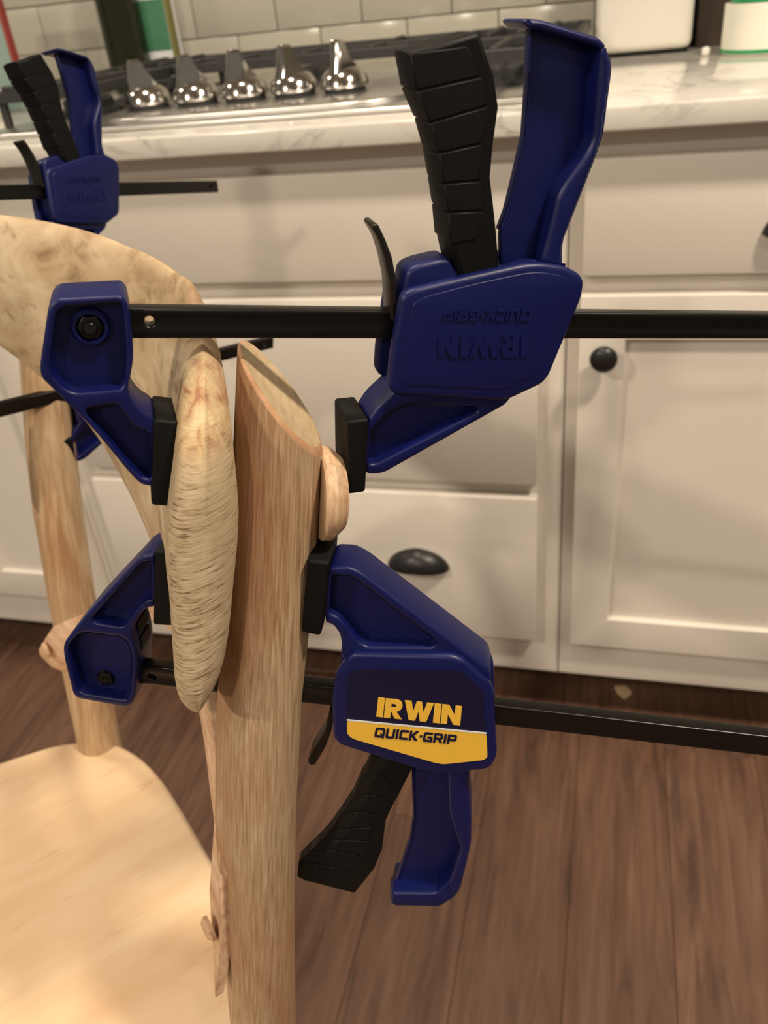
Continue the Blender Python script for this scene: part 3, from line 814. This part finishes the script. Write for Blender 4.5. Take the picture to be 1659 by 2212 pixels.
    plate('front_edge', D['handle_edge'], 0.0026, 0.0052, 'blue_plastic', bevel=0.0008, rnd=0.001, parent=hw)
    # ---- squeeze grip with rubber segments
    G = 0.0095
    def ring(L, C_, R_, g, grow):
        l, c, r = Vector(fr.loc(L, 0.0)), Vector(fr.loc(C_, g)), Vector(fr.loc(R_, g))
        d = (l - r).normalized() * grow
        l, c = l + d, c + d
        return [(l.x, l.y, g * 0.35 + grow * .5), (c.x, c.y, g + grow), (r.x, r.y, g + grow), (r.x, r.y, -g - grow), (c.x, c.y, -g - grow), (l.x, l.y, -g * 0.35 - grow * .5)]
    ST = D['grip']
    gp = loft('squeeze_grip', [ring(L, C_, R_, G, 0) for L, C_, R_, I_ in ST], M['black_plastic'], root)
    add_bevel(gp, 0.0015, 2, 25); body.append(gp)
    def lerp(p, q, t): return (p[0] + (q[0] - p[0]) * t, p[1] + (q[1] - p[1]) * t)
    for s0, s1 in zip(ST, ST[1:]):
        if s0[3] is None or s1[3] is None: continue
        rs = []
        for t in (0.03, 0.97):
            rs.append(ring(lerp(s0[0], s1[0], t), lerp(s0[1], s1[1], t), lerp(s0[3], s1[3], t), G, 0.00045))
        add_bevel(loft('grip_segment', rs, M['black_rubber'], gp), 0.0004, 1, 25)
    return head, body, bar

# upper clamp: seen from its moulded side, handles up
POST_W = lambda h: FN + BACK * post_x(h) + Vector((0, 0, h - SEAT_Z))
D1 = dict(
    head=[(120, 647), (262, 639), (274, 652), (283, 700), (289, 768), (284, 805), (274, 846), (300, 884), (336, 905), (336, 1052), (306, 1049), (282, 1026), (203, 930), (88, 815), (86, 790), (104, 664)],
    head_pockets=[[(122, 664), (258, 653), (265, 668), (274, 768), (270, 828), (260, 842), (150, 852), (104, 802)],
                  [(176, 884), (252, 872), (266, 888), (294, 926), (330, 938), (330, 1034), (311, 1035), (292, 1020)]],
    nut=(195, 705), nut_kind='hex',
    pad_fixed=[(332, 906), (386, 912), (381, 1097), (327, 1093)],
    bar_start=(230, 700), bar_len=0.305, bar_h=0.0113, bar_hole=(323, 695),
    shell=[(868, 640), (892, 626), (1015, 597), (1130, 572), (1167, 569), (1221, 576), (1253, 592), (1264, 608), (1259, 642), (1188, 812), (1174, 830), (1094, 868), (852, 855), (841, 838), (845, 783)],
    field=[(893, 655), (915, 642), (1030, 612), (1135, 590), (1170, 588), (1218, 596), (1236, 612), (1232, 645), (1168, 800), (1155, 812), (1085, 842), (872, 832), (866, 818)],
    core=[(872, 620), (880, 585), (905, 572), (972, 556), (990, 590), (1070, 590), (1165, 560), (1225, 575), (1240, 640), (1170, 810), (1085, 850), (880, 850), (862, 800)],
    arm=[(792, 915), (815, 880), (848, 850), (860, 835), (1110, 845), (1098, 872), (828, 1024), (789, 1026)],
    arm_pocket=[(797, 938), (838, 892), (880, 872), (1030, 880), (1034, 890), (812, 1003), (797, 1003)],
    pad_slide=[(750, 910), (798, 905), (790, 1064), (751, 1069)],
    word_a=[(1140, 722), (947, 724), (946, 772), (1138, 770)],
    word_b=[(1150, 667), (958, 668), (956, 692), (1144, 692)],
    lever=[(806, 484), (817, 484), (832, 515), (848, 556), (857, 610), (859, 696), (846, 696), (843, 612), (833, 562), (820, 520), (803, 492)],
    handle=[(1146, 60), (1296, 96), (1318, 118), (1322, 150), (1303, 292), (1286, 342), (1215, 524), (1215, 580), (1082, 580), (1080, 500), (1096, 455), (1114, 381), (1134, 293), (1141, 195)],
    handle_rim=[(1298, 96), (1312, 104), (1325, 138), (1319, 176), (1321, 182), (1313, 214), (1315, 220), (1306, 256), (1308, 262), (1301, 299), (1288, 342), (1217, 526), (1216, 566), (1228, 582), (1166, 576), (1183, 520), (1206, 424), (1222, 396), (1270, 330), (1284, 300), (1289, 228), (1298, 120)],
    handle_lip=[(1131, 46), (1140, 40), (1168, 42), (1298, 82), (1313, 100), (1303, 112), (1288, 100), (1160, 62), (1146, 64)],
    handle_edge=[(1146, 62), (1152, 62), (1147, 195), (1140, 293), (1120, 383), (1102, 458), (1086, 502), (1080, 498), (1096, 455), (1114, 381), (1134, 293), (1141, 195)],
    grip=[((863, 104), (888, 114), (1036, 68), (1008, 98)), ((878, 186), (903, 196), (1070, 168), (1040, 165)), ((907, 257), (932, 264), (1079, 232), (1054, 228)),
          ((925, 325), (950, 330), (1067, 318), (1040, 310)), ((937, 391), (961, 396), (1061, 385), (1036, 390)), ((948, 452), (970, 458), (1069, 452), (1044, 455)),
          ((956, 511), (976, 530), (1074, 500), (1028, 518)), ((963, 575), (1000, 610), (1082, 600), None)],
)
fr1 = Frame(POST_W(0.872), 29, 0, (304, 699.5), (1659, 706.5))
c1 = empty('bar_clamp', mat=fr1.mat)
tag(c1, 'blue and black bar clamp with handles up, moulded lettering upside down, nearest upper clamp', 'clamp', 'bar clamps on the chair back')
h1, b1_, bar1 = build_clamp(fr1, D1, c1)

# lower clamp: label side, handles down
D2 = dict(
    head=[(334, 1199), (313, 1200), (297, 1210), (193, 1321), (135, 1392), (138, 1424), (157, 1500), (168, 1510), (274, 1529), (286, 1520), (292, 1502), (296, 1420), (291, 1392), (282, 1362), (303, 1326), (318, 1314), (334, 1312)],
    head_pockets=[[(328, 1212), (306, 1216), (198, 1336), (202, 1346), (262, 1356), (272, 1350), (298, 1312), (316, 1298), (328, 1296)],
                  [(172, 1365), (262, 1376), (276, 1388), (285, 1420), (281, 1500), (273, 1514), (173, 1498), (164, 1488), (147, 1420), (146, 1396)]],
    nut=(227, 1466), nut_kind='cross', slots=[(287.5, 1374), (294, 1408)],
    pad_fixed=[(333, 1190), (384, 1192), (382, 1354), (330, 1351)],
    bar_start=(260, 1452), bar_len=0.345, bar_h=0.0118, bar_hole=(328, 1462),
    shell=[(724, 1458), (752, 1421), (766, 1413), (976, 1418), (1002, 1428), (1055, 1475), (1066, 1497), (1074, 1638), (1058, 1664), (954, 1674), (922, 1671), (732, 1611), (719, 1595), (716, 1512)],
    core=[(735, 1460), (740, 1400), (770, 1392), (1000, 1400), (1060, 1445), (1062, 1640), (950, 1665), (760, 1610)],
    arm=[(710, 1224), (756, 1226), (783, 1240), (1056, 1446), (1062, 1478), (1000, 1450), (760, 1440), (735, 1420), (738, 1396), (734, 1370), (718, 1350), (702, 1346)],
    arm_pocket=[(711, 1243), (757, 1245), (776, 1256), (938, 1382), (942, 1392), (934, 1399), (790, 1398), (774, 1388), (736, 1338), (706, 1324)],
    pad_slide=[(663, 1210), (711, 1216), (703, 1318), (692, 1375), (650, 1367)],
    label=[(763, 1447), (989, 1448), (1004, 1456), (1039, 1489), (1044, 1498), (1052, 1633), (1044, 1641), (955, 1650), (940, 1648), (763, 1595), (750, 1585), (750, 1463)],
    label_low=[(749, 1556), (1051, 1585), (1053, 1636), (1044, 1642), (958, 1651), (940, 1648), (762, 1596), (750, 1586)],
    label_line=[(749, 1554), (1051, 1583), (1051, 1586), (749, 1557)],
    word_a=[(812.5, 1548), (994, 1567), (998, 1526), (817, 1507)],
    word_b=[(808, 1592), (984, 1608), (988, 1588), (812, 1571)],
    lever=[(712, 1530), (722, 1540), (716, 1580), (702, 1617), (680, 1653), (670, 1655), (664, 1644), (680, 1616), (701, 1584)],
    handle=[(889, 1660), (1012, 1660), (1012, 1708), (1017, 1774), (1017, 1824), (1010, 1850), (992, 1922), (950, 1958), (850, 1956), (843, 1945), (843, 1912), (854, 1903), (884, 1817), (892, 1763)],
    handle_rim=[(965, 1662), (1013, 1662), (1013, 1708), (1018, 1774), (1018, 1824), (1013, 1850), (995, 1924), (984, 1940), (968, 1950), (962, 1916), (972, 1900), (982, 1872), (994, 1838), (989, 1822), (968, 1755)],
    handle_lip=[(847, 1930), (942, 1931), (972, 1904), (984, 1938), (951, 1961), (850, 1959), (842, 1948)],
    handle_edge=[(889, 1660), (895, 1660), (898, 1763), (890, 1818), (860, 1905), (848, 1930), (842, 1912), (854, 1903), (884, 1817), (892, 1763)],
    grip=[((803, 1622), (835, 1632), (900, 1640), None), ((785, 1664), (815, 1668), (887, 1669), (850, 1690)), ((763, 1712), (797, 1712), (862, 1718), (828, 1722)), ((740, 1747), (776, 1750), (842, 1755), (812, 1758)),
          ((716, 1781), (755, 1788), (831, 1780), (800, 1786)), ((695, 1806), (735, 1812), (828, 1804), (796, 1816)), ((672, 1828), (715, 1833), (825, 1838), (790, 1850)),
          ((649, 1851), (688, 1864), (808, 1880), (770, 1884)), ((646, 1884), (660, 1902), (766, 1932), (738, 1914))],
)
fr2 = Frame(POST_W(0.805), 8, 4, (328, 1461), (1659, 1613.5))
c2 = empty('bar_clamp', mat=fr2.mat)
tag(c2, 'blue and black bar clamp with yellow label and handles pointing down', 'clamp', 'bar clamps on the chair back')
h2, b2_, bar2 = build_clamp(fr2, D2, c2)

# ------------------------------------------------------------------ round wooden button between post and upper clamp
dc = lathe('wooden_disc', [(0, 0.0), (0.0195, 0.0), (0.0205, 0.001), (0.0205, 0.0048), (0.0195, 0.0062), (0.0160, 0.0102), (0, 0.0106)], M['disc_wood'], None, 40, 25)
dp = on_plane(716, 1065, fr1.p0 + fr1.n * 0.004, fr1.n)
zx = fr1.e1; yx = fr1.e2; xx = yx.cross(zx)
o_ = dp - zx * 0.0062
dc.matrix_world = Matrix(((xx.x, yx.x, zx.x, o_.x), (xx.y, yx.y, zx.y, o_.y), (xx.z, yx.z, zx.z, o_.z), (0, 0, 0, 1)))
tag(dc, 'round wooden button squeezed between the near post and clamp pad', 'wood button')

# ------------------------------------------------------------------ two more clamps on the far end of the back rail
def copy_clamp(src, head_parts, bar_obj, mat, scale, head_shift, label):
    root = empty('bar_clamp', mat=mat @ Matrix.Scale(scale, 4))
    tag(root, label, 'clamp', 'bar clamps on the chair back')
    for ch in src.children:
        c = ch.copy(); COL.objects.link(c); c.parent = root
        if ch in head_parts or ch is bar_obj: c.location.x += head_shift
        for g in ch.children:
            d = g.copy(); COL.objects.link(d); d.parent = c
    return root
def toward_camera(p, k): return CAM + (Vector(p) - CAM) * k
K3, K4 = 0.93, 0.965
t3 = toward_camera((-0.49203, 0.54940, 0.93693), K3)
m3 = Matrix(((0.31763, -0.04038, 0.94736, t3.x), (0.92922, 0.21222, -0.3025, t3.y), (-0.18883, 0.97639, 0.10493, t3.z), (0, 0, 0, 1)))
copy_clamp(c1, h1, bar1, m3, K3, 0.010, 'blue and black bar clamp at the far left, handles up above the chair rail')
e1 = (heading(55) + ZUP * -0.1).normalized(); n4 = heading(-35); e2 = n4.cross(e1)
e3 = n4 * cos(radians(-10)) + e2 * sin(radians(-10)); e2 = e3.cross(e1)
t4 = toward_camera((-0.489, 0.484, 0.783), K4)
m4 = Matrix(((e1.x, e2.x, e3.x, t4.x), (e1.y, e2.y, e3.y, t4.y), (e1.z, e2.z, e3.z, t4.z), (0, 0, 0, 1)))
copy_clamp(c1, h1, bar1, m4, K4, 0.006, 'blue and black bar clamp mostly hidden behind the far post and rail')
